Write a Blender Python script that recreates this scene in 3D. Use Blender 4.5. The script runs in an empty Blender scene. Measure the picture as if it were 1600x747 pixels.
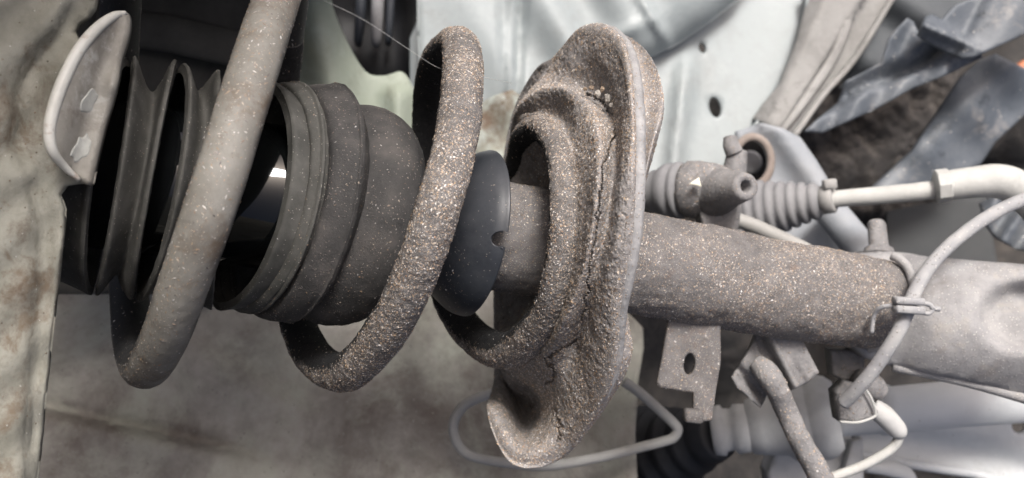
import bpy, math, random
import numpy as np
from mathutils import Vector, geometry as mgeo

# ------------------------------------------------------------------ camera, sky, sun, exposure
S = bpy.context.scene
COL = S.collection
R = math.radians
FPX = 1500.0                     # focal length in pixels of the 1600 px wide photograph
cam_d = bpy.data.cameras.new("camera"); cam = bpy.data.objects.new("camera", cam_d); COL.objects.link(cam)
cam.location = (0, 0, 0); cam.rotation_euler = (R(90), 0, 0)
cam_d.sensor_width = 36.0; cam_d.lens = 36.0 * FPX / 1600.0
cam_d.clip_start = 0.01; cam_d.clip_end = 50
cam_d.dof.use_dof = True; cam_d.dof.focus_distance = 0.385; cam_d.dof.aperture_fstop = 9.5
S.camera = cam

SUN_DIR = Vector((0.14, -0.74, 0.57)).normalized()      # towards the light
SKY_UP = Vector((0.12, -0.96, 0.22)).normalized()       # the open side of the wheel arch
SUN_EL = math.asin(SUN_DIR.dot(SKY_UP))
w = bpy.data.worlds.new("World"); S.world = w; w.use_nodes = True
nt = w.node_tree; nt.nodes.clear()
wo = nt.nodes.new("ShaderNodeOutputWorld"); bg = nt.nodes.new("ShaderNodeBackground")
sk = nt.nodes.new("ShaderNodeTexSky"); sk.sky_type = 'NISHITA'; sk.sun_disc = False
sk.sun_elevation = SUN_EL; sk.sun_rotation = 0.0; sk.dust_density = 9.0; sk.air_density = 0.6; sk.ozone_density = 0.0
tc = nt.nodes.new("ShaderNodeTexCoord"); mp = nt.nodes.new("ShaderNodeMapping"); mp.vector_type = 'POINT'
# rotate so that the sky's own zenith lies along SKY_UP and its sun azimuth (local +Y) lies under SUN_DIR
zl = SKY_UP; yl = (SUN_DIR - zl * SUN_DIR.dot(zl)).normalized(); xl = yl.cross(zl)
from mathutils import Matrix
Mr = Matrix((xl, yl, zl))                                # world -> sky-local
mp.inputs['Rotation'].default_value = Mr.to_euler()
nt.links.new(tc.outputs['Generated'], mp.inputs['Vector']); nt.links.new(mp.outputs[0], sk.inputs['Vector'])
nt.links.new(sk.outputs[0], bg.inputs['Color']); nt.links.new(bg.outputs[0], wo.inputs['Surface'])
bg.inputs['Strength'].default_value = 0.075
sl = bpy.data.lights.new("sun", 'SUN'); sl.energy = 1.5; sl.angle = R(16); sl.color = (1.0, 0.995, 0.985)
so = bpy.data.objects.new("sun", sl); COL.objects.link(so)
so.rotation_euler = (-SUN_DIR).to_track_quat('-Z', 'Y').to_euler()
S.view_settings.view_transform = 'Standard'; S.view_settings.look = 'None'
S.view_settings.exposure = 1.24; S.view_settings.gamma = 1.0; S.view_settings.use_curve_mapping = False
S.cycles.use_denoising = True
S.cycles.max_bounces = 6

# ------------------------------------------------------------------ numeric helpers
rng = np.random.default_rng(7)
random.seed(7)
def P(u, v, d):
    return np.array([(u - 800.0) / FPX * d, d, -(v - 373.5) / FPX * d])
def proj(X):
    X = np.asarray(X); return np.stack([X[..., 0] / X[..., 1] * FPX + 800, -X[..., 2] / X[..., 1] * FPX + 373.5], -1)
def lin(x, pts):
    return np.interp(x, [p[0] for p in pts], [p[1] for p in pts])
AXV = [(0, 255), (170, 280), (380, 308), (580, 335), (742, 364), (900, 390), (1000, 411), (1200, 449), (1390, 478), (1460, 490)]
AXD = [(0, .392), (400, .408), (740, .43), (1000, .45), (1390, .487), (1460, .492)]
def axv(u): return float(lin(u, AXV))
def axd(u): return float(lin(u, AXD))

def _hash(ix, iy, iz):
    n = (ix.astype(np.int64) * 73856093) ^ (iy.astype(np.int64) * 19349663) ^ (iz.astype(np.int64) * 83492791)
    n = (n ^ (n >> 13)) * 1274126177
    n = n ^ (n >> 16)
    return (n & 0xFFFF) / 65535.0
def vnoise(p):
    i = np.floor(p).astype(np.int64); f = p - i; f = f * f * (3 - 2 * f)
    o = 0
    for dx in (0, 1):
        for dy in (0, 1):
            for dz in (0, 1):
                wgt = (f[:, 0] if dx else 1 - f[:, 0]) * (f[:, 1] if dy else 1 - f[:, 1]) * (f[:, 2] if dz else 1 - f[:, 2])
                o = o + wgt * _hash(i[:, 0] + dx, i[:, 1] + dy, i[:, 2] + dz)
    return o * 2 - 1
def fbm(p, scale, octv=3, seed=0.0):
    o = 0; a = 1.0; t = 0
    for k in range(octv):
        o = o + a * vnoise(p * scale + seed + 17.3 * k); t += a; a *= .5; scale *= 2.03
    return o / t

def catmull(pts, n, closed=False):
    pts = np.asarray(pts, float); m = len(pts)
    if closed:
        t = np.linspace(0, m, n, endpoint=False); i = np.floor(t).astype(int); f = (t - i)
        g = lambda k: pts[(i + k) % m]
    else:
        t = np.linspace(0, m - 1, n); i = np.minimum(np.floor(t).astype(int), m - 2); f = t - i
        ext = np.concatenate([[2 * pts[0] - pts[1]], pts, [2 * pts[-1] - pts[-2]]])
        g = lambda k: ext[i + k + 1]
    f = f.reshape((-1,) + (1,) * (pts.ndim - 1))
    a, b, c, d = g(-1), g(0), g(1), g(2)
    return .5 * (2 * b + (c - a) * f + (2 * a - 5 * b + 4 * c - d) * f ** 2 + (3 * b - a - 3 * c + d) * f ** 3)

class Geo:
    """vertices and faces collected for ONE mesh object"""
    def __init__(s): s.v = []; s.f = []; s.n = 0
    def add(s, v, f):
        v = np.asarray(v, float).reshape(-1, 3); s.v.append(v)
        s.f.extend([tuple(int(i) + s.n for i in q) for q in f]); s.n += len(v); return s
    def verts(s): return np.concatenate(s.v) if s.v else np.zeros((0, 3))

def grid_faces(nr, nc, closed_c=True, flip=False):
    F = []
    for r in range(nr - 1):
        for c in range(nc if closed_c else nc - 1):
            c2 = (c + 1) % nc
            q = (r * nc + c, r * nc + c2, (r + 1) * nc + c2, (r + 1) * nc + c)
            F.append(q[::-1] if flip else q)
    return F
def loft(rings, cap0=False, cap1=False):
    rings = [np.asarray(r) for r in rings]; nc = len(rings[0]); g = Geo()
    g.add(np.concatenate(rings), grid_faces(len(rings), nc))
    if cap0:
        g.add([rings[0].mean(0)], []); k = g.n - 1
        g.f.extend([(c, k, (c + 1) % nc) for c in range(nc)])
    if cap1:
        b = (len(rings) - 1) * nc
        g.add([rings[-1].mean(0)], []); k = g.n - 1
        g.f.extend([(b + (c + 1) % nc, k, b + c) for c in range(nc)])
    return g
def tube(pts, rad, n=60, seg=16, smooth=True, caps=True, flat=1.0):
    """swept tube; pts in metres, rad one value or one per control point"""
    pts = np.asarray(pts, float); rad = np.broadcast_to(np.asarray(rad, float), (len(pts),)).copy()
    if smooth:
        full = catmull(np.concatenate([pts, rad[:, None]], 1), n)
    else:
        full = np.concatenate([pts, rad[:, None]], 1)
    C, r = full[:, :3], full[:, 3]
    T = np.gradient(C, axis=0); T /= np.linalg.norm(T, axis=1)[:, None]
    up = np.array([0.0, -1.0, 0.0])
    if abs(T[0].dot(up)) > .9: up = np.array([0, 0, 1.0])
    rings = []; N = np.cross(T[0], up); N /= np.linalg.norm(N)
    a = np.linspace(0, 2 * np.pi, seg, endpoint=False)
    for i in range(len(C)):
        N = N - T[i] * N.dot(T[i]); N /= np.linalg.norm(N); B = np.cross(T[i], N)
        rings.append(C[i] + r[i] * (np.cos(a)[:, None] * N + flat * np.sin(a)[:, None] * B))
    return loft(rings, caps, caps)
def ring(top, bot, bulge, d=None, back=None, n=96, fs=1.0):
    """a ring seen nearly edge-on: its top and bottom in the picture, how far its near side lies to the right"""
    um = (top[0] + bot[0]) / 2
    if d is None: d = axd(um)
    t, b = P(*top, d), P(*bot, d); c = (t + b) / 2; e1 = (t - b) / 2; r = np.linalg.norm(e1)
    def off(bl):                       # sideways offset whose near point lands bl pixels right of the chord
        q = 0.0
        for _ in range(12):
            q = ((um + bl - 800) * (d - math.sqrt(max(r * r - q * q, (.5 * r) ** 2))) - (um - 800) * d) / FPX
        return q
    bx = off(bulge); kx = bx if back is None else off(back)
    a = np.linspace(0, 2 * np.pi, n, endpoint=False)
    out = []
    for x in a:
        s = math.sin(x); q = bx if s > 0 else kx
        out.append(c + math.cos(x) * e1 + s * np.array([q, -math.sqrt(max(r * r - q * q, (.5 * r) ** 2)) * fs, 0]))
    return np.array(out)
def shrink(rg, k, du=0.0):
    c = rg.mean(0); o = c + (rg - c) * k; o[:, 0] += du; return o

def plate(outline, depth, th=.002, holes=(), step=10.0, bevel=.0006, inset=2.5, smooth_outline=False):
    """sheet metal of real thickness: outline and holes in picture coordinates at depth(u, v), thickness away from the viewer"""
    g = Geo()
    if smooth_outline: outline = catmull(np.asarray(outline, float), len(outline) * 5, True)
    def dens(poly):
        o = []
        poly = [np.asarray(p, float) for p in poly]
        for i, p in enumerate(poly):
            q = poly[(i + 1) % len(poly)]; k = max(1, int(np.linalg.norm(q - p) / step))
            o += [p + (q - p) * j / k for j in range(k)]
        return np.array(o)
    loops = [dens(outline)] + [dens(h) for h in holes]
    def area(l): return .5 * np.sum(l[:, 0] * np.roll(l[:, 1], -1) - np.roll(l[:, 0], -1) * l[:, 1])
    pts = []; edges = []; dz = []; ids = []
    for li, l in enumerate(loops):
        if area(l) < 0: l = l[::-1]
        base = len(pts); m = len(l)
        pts += list(l); dz += [bevel] * m; edges += [(base + i, base + (i + 1) % m) for i in range(m)]; ids.append((base, m, li))
    from_in = []
    allp = np.array(pts)
    def inside(q):
        res = np.zeros(len(q), bool)
        for (b, m, li) in ids:
            l = allp[b:b + m]; x, y = q[:, 0], q[:, 1]
            c = np.zeros(len(q), bool)
            for i in range(m):
                x1, y1 = l[i]; x2, y2 = l[(i + 1) % m]
                if y1 == y2: continue
                k = ((y1 > y) != (y2 > y)) & (x < (x2 - x1) * (y - y1) / (y2 - y1) + x1); c ^= k
            res ^= c
        return res
    def mind(q):
        dmin = np.full(len(q), 1e9)
        for k in range(0, len(allp), 400):
            dd = np.sqrt(((q[:, None, :] - allp[None, k:k + 400, :]) ** 2).sum(-1)).min(1); dmin = np.minimum(dmin, dd)
        return dmin
    # inset loops for a rounded edge
    for (b, m, li) in ids:
        l = allp[b:b + m]; t = np.roll(l, -1, 0) - np.roll(l, 1, 0); t /= np.linalg.norm(t, axis=1)[:, None] + 1e-9
        nrm = np.stack([-t[:, 1], t[:, 0]], 1) * (1 if li == 0 else -1)
        q = l + nrm * inset
        ok = inside(q) & (mind(q) > inset * .7)
        from_in += list(q[ok])
    x0, y0 = allp.min(0); x1, y1 = allp.max(0)
    gx, gy = np.meshgrid(np.arange(x0, x1, step), np.arange(y0, y1, step)); q = np.stack([gx.ravel(), gy.ravel()], 1)
    q = q + rng.uniform(-.2, .2, q.shape) * step
    ok = inside(q); q = q[ok]; q = q[mind(q) > inset + step * .35]
    from_in += list(q)
    pts += from_in; dz += [0.0] * len(from_in)
    V, E, F, ov, oe, of = mgeo.delaunay_2d_cdt([Vector((float(p[0]), float(p[1]))) for p in pts], edges, [], 0, 1e-4, True)
    Vq = np.array([(a.x, a.y) for a in V]); F = [f for f, k in zip(F, inside(np.array([Vq[list(f)].mean(0) for f in F]))) if k]
    V = np.array([(a.x, a.y) for a in V]); zz = np.zeros(len(V))
    for i, o in enumerate(ov):
        if o: zz[i] = dz[o[0]]
    dd = np.array([depth(a[0], a[1]) for a in V])
    front = np.stack([(V[:, 0] - 800) / FPX * (dd + zz), dd + zz, -(V[:, 1] - 373.5) / FPX * (dd + zz)], 1)
    back = front + np.array([0, 1, 0]) * (th - zz)[:, None]
    nV = len(V); Ff = []; cnt = {}
    for f in F:
        f = list(f)
        a = np.array([V[i] for i in f]); ar = .5 * np.sum(a[:, 0] * np.roll(a[:, 1], -1) - np.roll(a[:, 0], -1) * a[:, 1])
        if ar > 0: f = f[::-1]            # picture v runs down: keep normals to the viewer
        Ff.append(tuple(f))
        for i in range(len(f)):
            e = (f[i], f[(i + 1) % len(f)]); cnt[e] = cnt.get(e, 0) + 1
    faces = list(Ff) + [tuple(i + nV for i in f[::-1]) for f in Ff]
    for (a, b) in cnt:
        if (b, a) not in cnt: faces.append((b, a, a + nV, b + nV))
    g.add(np.concatenate([front, back]), faces)
    return g
def plane3(p1, p2, p3):
    A = np.array([[p[0], p[1], 1] for p in (p1, p2, p3)], float); c = np.linalg.solve(A, np.array([p[2] for p in (p1, p2, p3)], float))
    return lambda u, v: c[0] * u + c[1] * v + c[2]
def ell(cx, cy, rx, ry, n=20, rot=0.0):
    return [(cx + rx * math.cos(t) * math.cos(rot) - ry * math.sin(t) * math.sin(rot),
             cy + rx * math.cos(t) * math.sin(rot) + ry * math.sin(t) * math.cos(rot)) for t in np.linspace(0, 2 * np.pi, n, endpoint=False)]
def box(c, size, rot=0.0, bev=.15):
    """bevelled block: centre in metres, sizes in metres, turned by rot in the picture plane"""
    g = Geo(); sx, sy, sz = [s / 2 for s in size]; b = bev * min(size) ; vs = []
    import itertools
    for X, Y, Z in itertools.product((-1, 1), repeat=3):
        vs += [(X * (sx - b), Y * (sy - b), Z * sz), (X * (sx - b), Y * sy, Z * (sz - b)), (X * sx, Y * (sy - b), Z * (sz - b))]
    import bmesh
    bm = bmesh.new()
    for p in vs: bm.verts.new(p)
    r = bmesh.ops.convex_hull(bm, input=bm.verts); bm.verts.index_update()
    ca, sa = math.cos(rot), math.sin(rot)
    V = np.array([v.co[:] for v in bm.verts]); V = np.stack([V[:, 0] * ca - V[:, 2] * sa, V[:, 1], V[:, 0] * sa + V[:, 2] * ca], 1) + np.asarray(c)
    F = [[v.index for v in f.verts] for f in bm.faces]; bm.free()
    return g.add(V, F)
def cyl(p0, p1, r, seg=20, bev=.1):
    p0, p1 = np.asarray(p0, float), np.asarray(p1, float); L = np.linalg.norm(p1 - p0); b = min(bev * r, L * .3)
    d = (p1 - p0) / L
    rr = [(0, r - b), (b, r), (L - b, r), (L, r - b)] if np.isscalar(r) else r
    return tube([p0 + d * a for a, _ in rr], [x for _, x in rr], smooth=False, seg=seg)

# ------------------------------------------------------------------ objects
def thing(name, label, cat, loc, group=None):
    o = bpy.data.objects.new(name, None); COL.objects.link(o); o.empty_display_size = .02
    o.location = tuple(float(x) for x in loc); o['label'] = label; o['category'] = cat
    if group: o['group'] = group
    return o
def wloc(o):
    L = Vector((0, 0, 0))
    while o is not None: L = L + o.location; o = o.parent
    return L
def obj(name, g, mat, parent=None, smooth=True, label=None, kind=None):
    me = bpy.data.meshes.new(name); v = g.verts()
    if parent is not None: v = v - np.array(wloc(parent))
    me.from_pydata(v.tolist(), [], g.f); me.update()
    if smooth: me.polygons.foreach_set('use_smooth', [True] * len(me.polygons))
    if smooth == 'auto':
        me.set_sharp_from_angle(angle=R(38))
    me.materials.append(mat)
    o = bpy.data.objects.new(name, me); COL.objects.link(o)
    if parent is not None: o.parent = parent
    if label: o['label'] = label
    if kind: o['kind'] = kind
    return o
def top(name, g, mat, label, cat, group=None, **k):
    """a thing that is one mesh"""
    o = obj(name, g, mat, None, **k); o['label'] = label; o['category'] = cat
    if group: o['group'] = group
    return o

def tri_of(g):
    V = g.verts(); T = []
    for f in g.f:
        for i in range(1, len(f) - 1): T.append((f[0], f[i], f[i + 1]))
    return V, np.array(T)
PAL = np.array([(.62, .58, .54), (.50, .42, .34), (.36, .27, .20), (.42, .30, .19), (.72, .70, .68), (.30, .27, .25), (.36, .23, .15), (.16, .14, .13)])
PW = np.array([.13, .25, .21, .12, .03, .17, .04, .05])
def grit(parent, geos, count, smin=.00022, smax=.0009, weight=None, pal_w=PW, stretch=1.0, name='grit', bright=1.0):
    """loose grains stuck on a surface: real small stones, joined"""
    Vs, Ts, o = [], [], 0
    for g in geos:
        V, T = tri_of(g); Vs.append(V); Ts.append(T + o); o += len(V)
    V = np.concatenate(Vs); T = np.concatenate(Ts)
    a, b, c = V[T[:, 0]], V[T[:, 1]], V[T[:, 2]]
    n = np.cross(b - a, c - a); ar = np.linalg.norm(n, axis=1); n = n / (ar[:, None] + 1e-15)
    cen = (a + b + c) / 3
    wt = ar.copy()
    wt *= (n * cen).sum(1) < np.linalg.norm(cen, axis=1) * .30      # the sides dirt was thrown at
    if weight is not None: wt = wt * weight(cen, n)
    k = rng.choice(len(T), count, p=wt / wt.sum())
    r1, r2 = rng.random(count), rng.random(count); s = np.sqrt(r1)
    p = a[k] * (1 - s)[:, None] + b[k] * (s * (1 - r2))[:, None] + c[k] * (s * r2)[:, None]; nn = n[k]
    t = np.cross(nn, rng.normal(size=(count, 3))); t /= np.linalg.norm(t, axis=1)[:, None]; bt = np.cross(nn, t)
    size = smin + (smax - smin) * rng.random(count) ** 3.2
    l1 = size * rng.uniform(.7, 1.5 * stretch, count); l2 = size * rng.uniform(.4, .9, count); l3 = size * rng.uniform(.25, .7, count)
    ring4 = []
    for (x, y) in ((1, .1), (.1, 1), (-1, -.15), (-.1, -1)):
        j = rng.uniform(.75, 1.2, count)
        ring4.append(p + t * (x * l1 * j)[:, None] + bt * (y * l2 * j)[:, None] + nn * (l3 * rng.uniform(-.2, .3, count))[:, None])
    tp = p + nn * (l3 * 1.1)[:, None] + t * (l1 * rng.uniform(-.4, .4, count))[:, None]
    VV = np.stack(ring4 + [tp], 1).reshape(-1, 3) - np.array(wloc(parent))
    base = np.arange(count) * 5
    F = np.concatenate([np.stack([base + i, base + (i + 1) % 4, base + 4], 1) for i in range(4)])
    me = bpy.data.meshes.new(name); nv, nf = len(VV), len(F)
    me.vertices.add(nv); me.vertices.foreach_set('co', VV.ravel())
    me.loops.add(nf * 3); me.loops.foreach_set('vertex_index', F.ravel().astype(np.int32))
    me.polygons.add(nf); me.polygons.foreach_set('loop_start', np.arange(0, nf * 3, 3, dtype=np.int32))
    me.update(calc_edges=True)
    ci = rng.choice(len(PAL), count, p=pal_w / pal_w.sum()); colr = PAL[ci] * rng.uniform(.6, 1.25, (count, 1)) * bright
    ca = me.color_attributes.new('grain', 'FLOAT_COLOR', 'POINT')
    cc = np.concatenate([np.clip(colr, 0, .9), np.ones((count, 1))], 1); ca.data.foreach_set('color', np.repeat(cc, 5, 0).ravel())
    me.materials.append(M_grain)
    o = bpy.data.objects.new(name, me); COL.objects.link(o); o.parent = parent; o['kind'] = 'stuff'
    return o
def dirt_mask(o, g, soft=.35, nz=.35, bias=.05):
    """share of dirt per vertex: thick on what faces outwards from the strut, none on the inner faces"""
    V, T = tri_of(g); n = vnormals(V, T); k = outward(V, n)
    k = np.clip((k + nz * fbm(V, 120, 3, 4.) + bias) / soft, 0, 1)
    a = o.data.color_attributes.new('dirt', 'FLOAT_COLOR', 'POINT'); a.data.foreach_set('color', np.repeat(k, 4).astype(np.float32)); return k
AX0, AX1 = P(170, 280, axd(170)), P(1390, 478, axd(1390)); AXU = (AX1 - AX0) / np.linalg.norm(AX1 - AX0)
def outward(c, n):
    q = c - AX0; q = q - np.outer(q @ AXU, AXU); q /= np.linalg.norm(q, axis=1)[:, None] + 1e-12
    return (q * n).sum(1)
def vnormals(V, T):
    n = np.zeros_like(V); fn = np.cross(V[T[:, 1]] - V[T[:, 0]], V[T[:, 2]] - V[T[:, 0]])
    for i in range(3): np.add.at(n, T[:, i], fn)
    return n / (np.linalg.norm(n, axis=1)[:, None] + 1e-15)
def rough_up(g, amp, scale, octv=3, seed=0., coarse=0., cscale=60., wt=1.0):
    """push the vertices in and out along the normals: caked dirt"""
    V, T = tri_of(g); n = np.zeros_like(V)
    fn = np.cross(V[T[:, 1]] - V[T[:, 0]], V[T[:, 2]] - V[T[:, 0]])
    for i in range(3): np.add.at(n, T[:, i], fn)
    n /= np.linalg.norm(n, axis=1)[:, None] + 1e-15
    k = amp * fbm(V, scale, octv, seed)
    if coarse: k = k + coarse * fbm(V, cscale, 2, seed + 5)
    k = k * wt
    g.v = [V + n * k[:, None]]; return g

# ------------------------------------------------------------------ materials
def M(name, cols, scale=60., rough=.8, bump=.0, bscale=900., specks=0., sscale=900., speck_cols=None, spec=.4, metal=0.,
      stain=None, stscale=20., stlo=.5, sthi=.65, rvar=0., contrast=.35, detail=6, stretch=None, coat=0., clean=None):
    """cols: the two or three natural tints of the surface, mixed by noise; specks: share of the surface under fine grains;
       stain: a second colour with shapes of its own"""
    m = bpy.data.materials.new(name); m.use_nodes = True; t = m.node_tree; N = t.nodes; L = t.links
    b = N['Principled BSDF']; b.inputs['Roughness'].default_value = rough; b.inputs['Specular IOR Level'].default_value = spec
    b.inputs['Metallic'].default_value = metal; b.inputs['Coat Weight'].default_value = coat
    tc = N.new('ShaderNodeTexCoord'); vec = tc.outputs['Object']
    if stretch:
        mp = N.new('ShaderNodeMapping'); mp.inputs['Scale'].default_value = stretch; L.new(vec, mp.inputs['Vector']); vec = mp.outputs[0]
    n1 = N.new('ShaderNodeTexNoise'); n1.inputs['Scale'].default_value = scale; n1.inputs['Detail'].default_value = detail; n1.inputs['Roughness'].default_value = .68
    L.new(vec, n1.inputs['Vector'])
    r = N.new('ShaderNodeValToRGB'); L.new(n1.outputs['Fac'], r.inputs['Fac'])
    e = r.color_ramp.elements; lo, hi = .5 - contrast / 2, .5 + contrast / 2
    e[0].position = lo; e[0].color = (*cols[0], 1); e[1].position = hi; e[1].color = (*cols[-1], 1)
    if len(cols) == 3:
        x = e.new(.5); x.color = (*cols[1], 1)
    out = r.outputs['Color']
    def mixc(fac, a, bcol):
        mx = N.new('ShaderNodeMix'); mx.data_type = 'RGBA'; L.new(fac, mx.inputs[0]); L.new(a, mx.inputs[6])
        if isinstance(bcol, tuple): mx.inputs[7].default_value = (*bcol, 1)
        else: L.new(bcol, mx.inputs[7])
        return mx.outputs[2]
    def rampf(src, lo, hi):
        q = N.new('ShaderNodeMapRange'); q.inputs[1].default_value = lo; q.inputs[2].default_value = hi; L.new(src, q.inputs[0]); return q.outputs[0]
    if stain:
        for i, sc in enumerate(stain if isinstance(stain, list) else [stain]):
            n2 = N.new('ShaderNodeTexNoise'); n2.noise_dimensions = '4D'; n2.inputs['W'].default_value = 3.1 * i + 1; n2.inputs['Scale'].default_value = stscale * (1 + .6 * i); n2.inputs['Detail'].default_value = 11; n2.inputs['Roughness'].default_value = .74
            n2.inputs['Distortion'].default_value = .4
            L.new(vec, n2.inputs['Vector']); out = mixc(rampf(n2.outputs['Fac'], stlo, sthi), out, sc)
    hsrc = None
    if specks:
        vo = N.new('ShaderNodeTexVoronoi'); vo.inputs['Scale'].default_value = sscale; L.new(vec, vo.inputs['Vector'])
        sep = N.new('ShaderNodeSeparateColor'); L.new(vo.outputs['Color'], sep.inputs[0])
        a = N.new('ShaderNodeMath'); a.operation = 'GREATER_THAN'; a.inputs[1].default_value = 1 - specks; L.new(sep.outputs[0], a.inputs[0])
        d = rampf(vo.outputs['Distance'], .55, .30)
        mu = N.new('ShaderNodeMath'); mu.operation = 'MULTIPLY'; L.new(a.outputs[0], mu.inputs[0]); L.new(d, mu.inputs[1])
        sr = N.new('ShaderNodeValToRGB'); L.new(sep.outputs[1], sr.inputs['Fac']); sr.color_ramp.interpolation = 'CONSTANT'
        sc = speck_cols or [(.42, .38, .34), (.36, .30, .24), (.26, .215, .18), (.46, .43, .40), (.27, .20, .15)]
        ee = sr.color_ramp.elements; ee[0].color = (*sc[0], 1); ee[1].position = .999; ee[1].color = (*sc[-1], 1)
        for k in range(1, len(sc)): q = ee.new(k / len(sc)); q.color = (*sc[k], 1)
        out = mixc(mu.outputs[0], out, sr.outputs['Color']); hsrc = mu.outputs[0]
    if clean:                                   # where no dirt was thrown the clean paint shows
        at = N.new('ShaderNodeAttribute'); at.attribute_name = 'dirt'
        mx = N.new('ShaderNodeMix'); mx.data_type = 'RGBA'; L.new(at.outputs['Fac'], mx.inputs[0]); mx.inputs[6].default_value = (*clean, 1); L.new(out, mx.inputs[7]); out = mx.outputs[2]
    L.new(out, b.inputs['Base Color'])
    if rvar:
        rv = N.new('ShaderNodeMapRange'); rv.inputs[3].default_value = rough - rvar; rv.inputs[4].default_value = min(1, rough + rvar); L.new(n1.outputs['Fac'], rv.inputs[0])
        rv.inputs[1].default_value = .3; rv.inputs[2].default_value = .7; L.new(rv.outputs[0], b.inputs['Roughness'])
    if bump:
        n3 = N.new('ShaderNodeTexNoise'); n3.inputs['Scale'].default_value = bscale; n3.inputs['Detail'].default_value = 4; n3.inputs['Roughness'].default_value = .7
        L.new(vec, n3.inputs['Vector']); h = n3.outputs['Fac']
        if hsrc is not None:
            ad = N.new('ShaderNodeMath'); ad.operation = 'MULTIPLY_ADD'; ad.inputs[1].default_value = .6; L.new(hsrc, ad.inputs[0]); L.new(h, ad.inputs[2]); h = ad.outputs[0]
        bp = N.new('ShaderNodeBump'); bp.inputs['Distance'].default_value = bump; bp.inputs['Strength'].default_value = 1.0; L.new(h, bp.inputs['Height']); L.new(bp.outputs[0], b.inputs['Normal'])
    return m
M_grain = bpy.data.materials.new('loose_grains'); M_grain.use_nodes = True
_t = M_grain.node_tree; _a = _t.nodes.new('ShaderNodeAttribute'); _a.attribute_name = 'grain'
_t.links.new(_a.outputs['Color'], _t.nodes['Principled BSDF'].inputs['Base Color']); _t.nodes['Principled BSDF'].inputs['Roughness'].default_value = .55
M_grain.node_tree.nodes['Principled BSDF'].inputs['Specular IOR Level'].default_value = .6

m_crust = M('caked_road_dirt', [(.165, .156, .152), (.25, .238, .233), (.335, .32, .314)], 220, .92, .0008, 800, .28, 2200, stain=(.12, .108, .102), stscale=45, stlo=.58, sthi=.72)
m_flange = M('worn_flange_paint', [(.20, .19, .188), (.27, .258, .255), (.33, .315, .31)], 120, .7, .0003, 900, .22, 1400)
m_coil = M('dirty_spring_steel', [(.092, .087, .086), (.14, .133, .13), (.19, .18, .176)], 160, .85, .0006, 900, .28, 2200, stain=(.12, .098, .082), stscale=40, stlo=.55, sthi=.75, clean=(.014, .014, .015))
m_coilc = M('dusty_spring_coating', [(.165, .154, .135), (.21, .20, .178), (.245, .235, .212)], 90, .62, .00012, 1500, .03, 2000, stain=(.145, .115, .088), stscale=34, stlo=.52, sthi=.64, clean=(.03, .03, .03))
m_tube = M('dirty_strut_paint', [(.105, .10, .099), (.145, .138, .136), (.185, .175, .171)], 130, .85, .0005, 900, .26, 2200, stain=[(.10, .082, .073), (.17, .105, .07)], stscale=35, stlo=.58, sthi=.75)
m_knuck = M('dusty_steel', [(.215, .212, .215), (.29, .286, .287), (.36, .353, .35)], 45, .8, .0004, 800, .10, 1500, speck_cols=[(.55, .53, .5), (.45, .42, .4), (.25, .24, .24), (.6, .58, .55)], stain=[(.16, .145, .138), (.36, .335, .30)], stscale=22, stlo=.54, sthi=.7)
m_rub = M('dusty_rubber', [(.042, .042, .038), (.066, .065, .059), (.098, .096, .088)], 70, .78, .00015, 1200, .03, 1700, speck_cols=[(.3, .28, .25), (.2, .19, .17)], rvar=.1)
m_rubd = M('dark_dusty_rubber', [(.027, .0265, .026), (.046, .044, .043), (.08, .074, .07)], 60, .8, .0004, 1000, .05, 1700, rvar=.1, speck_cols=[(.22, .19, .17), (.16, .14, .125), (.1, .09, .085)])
m_plast = M('black_plastic', [(.022, .025, .031), (.03, .034, .041), (.038, .042, .05)], 40, .38, .00004, 2000, .02, 1700, speck_cols=[(.16, .15, .14), (.1, .095, .09)], rvar=.08, stain=(.06, .062, .068), stscale=25, stlo=.5, sthi=.75)
m_bootb = M('black_boot_rubber', [(.010, .0105, .013), (.016, .017, .02)], 40, .6, 0)
m_black = M('black_paint', [(.008, .008, .009), (.014, .014, .015)], 40, .6, 0)
m_chrome = M('oily_black_sleeve', [(.004, .0045, .005), (.007, .008, .008)], 30, .05, 0, spec=.45)
m_body = M('dusty_body_paint', [(.25, .28, .286), (.285, .315, .32), (.315, .34, .343)], 9, .5, .00008, 500, rvar=.12, stain=[(.215, .225, .22), (.345, .375, .38)], stscale=18, stlo=.5, sthi=.75)
m_bodyg = M('greenish_body_paint', [(.20, .23, .18), (.25, .28, .225), (.28, .31, .26)], 14, .6, .00005, 600, stain=[(.13, .13, .10), (.33, .37, .33)], stscale=20, stlo=.53, sthi=.75)
m_wing = M('grimy_inner_wing', [(.155, .143, .125), (.225, .21, .185), (.31, .297, .265)], 26, .75, .0003, 400, .012, 1200, stain=[(.115, .095, .08), (.29, .293, .245)], stscale=13, stlo=.47, sthi=.64, speck_cols=[(.3, .3, .27), (.05, .045, .04)], contrast=.32, detail=12)
m_dark = M('shade_dark_paint', [(.038, .036, .031), (.056, .053, .046), (.075, .07, .061)], 30, .85, .0001, 600)  # wheel-house paint with shade put into its colour
m_fend = M('grimy_fender_metal', [(.19, .185, .15), (.26, .253, .213), (.32, .315, .27)], 60, .72, .0004, 420, .012, 1500, stain=[(.12, .09, .064), (.33, .32, .275), (.15, .115, .08)], stscale=26, stlo=.53, sthi=.64, contrast=.4, detail=10, speck_cols=[(.12, .09, .06), (.2, .13, .08), (.5, .49, .45)])
m_tab = M('worn_bare_metal', [(.175, .162, .14), (.235, .222, .196), (.29, .278, .25)], 60, .6, .0002, 500, stain=[(.40, .395, .37), (.17, .15, .13)], stscale=60, stlo=.55, sthi=.66)
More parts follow.
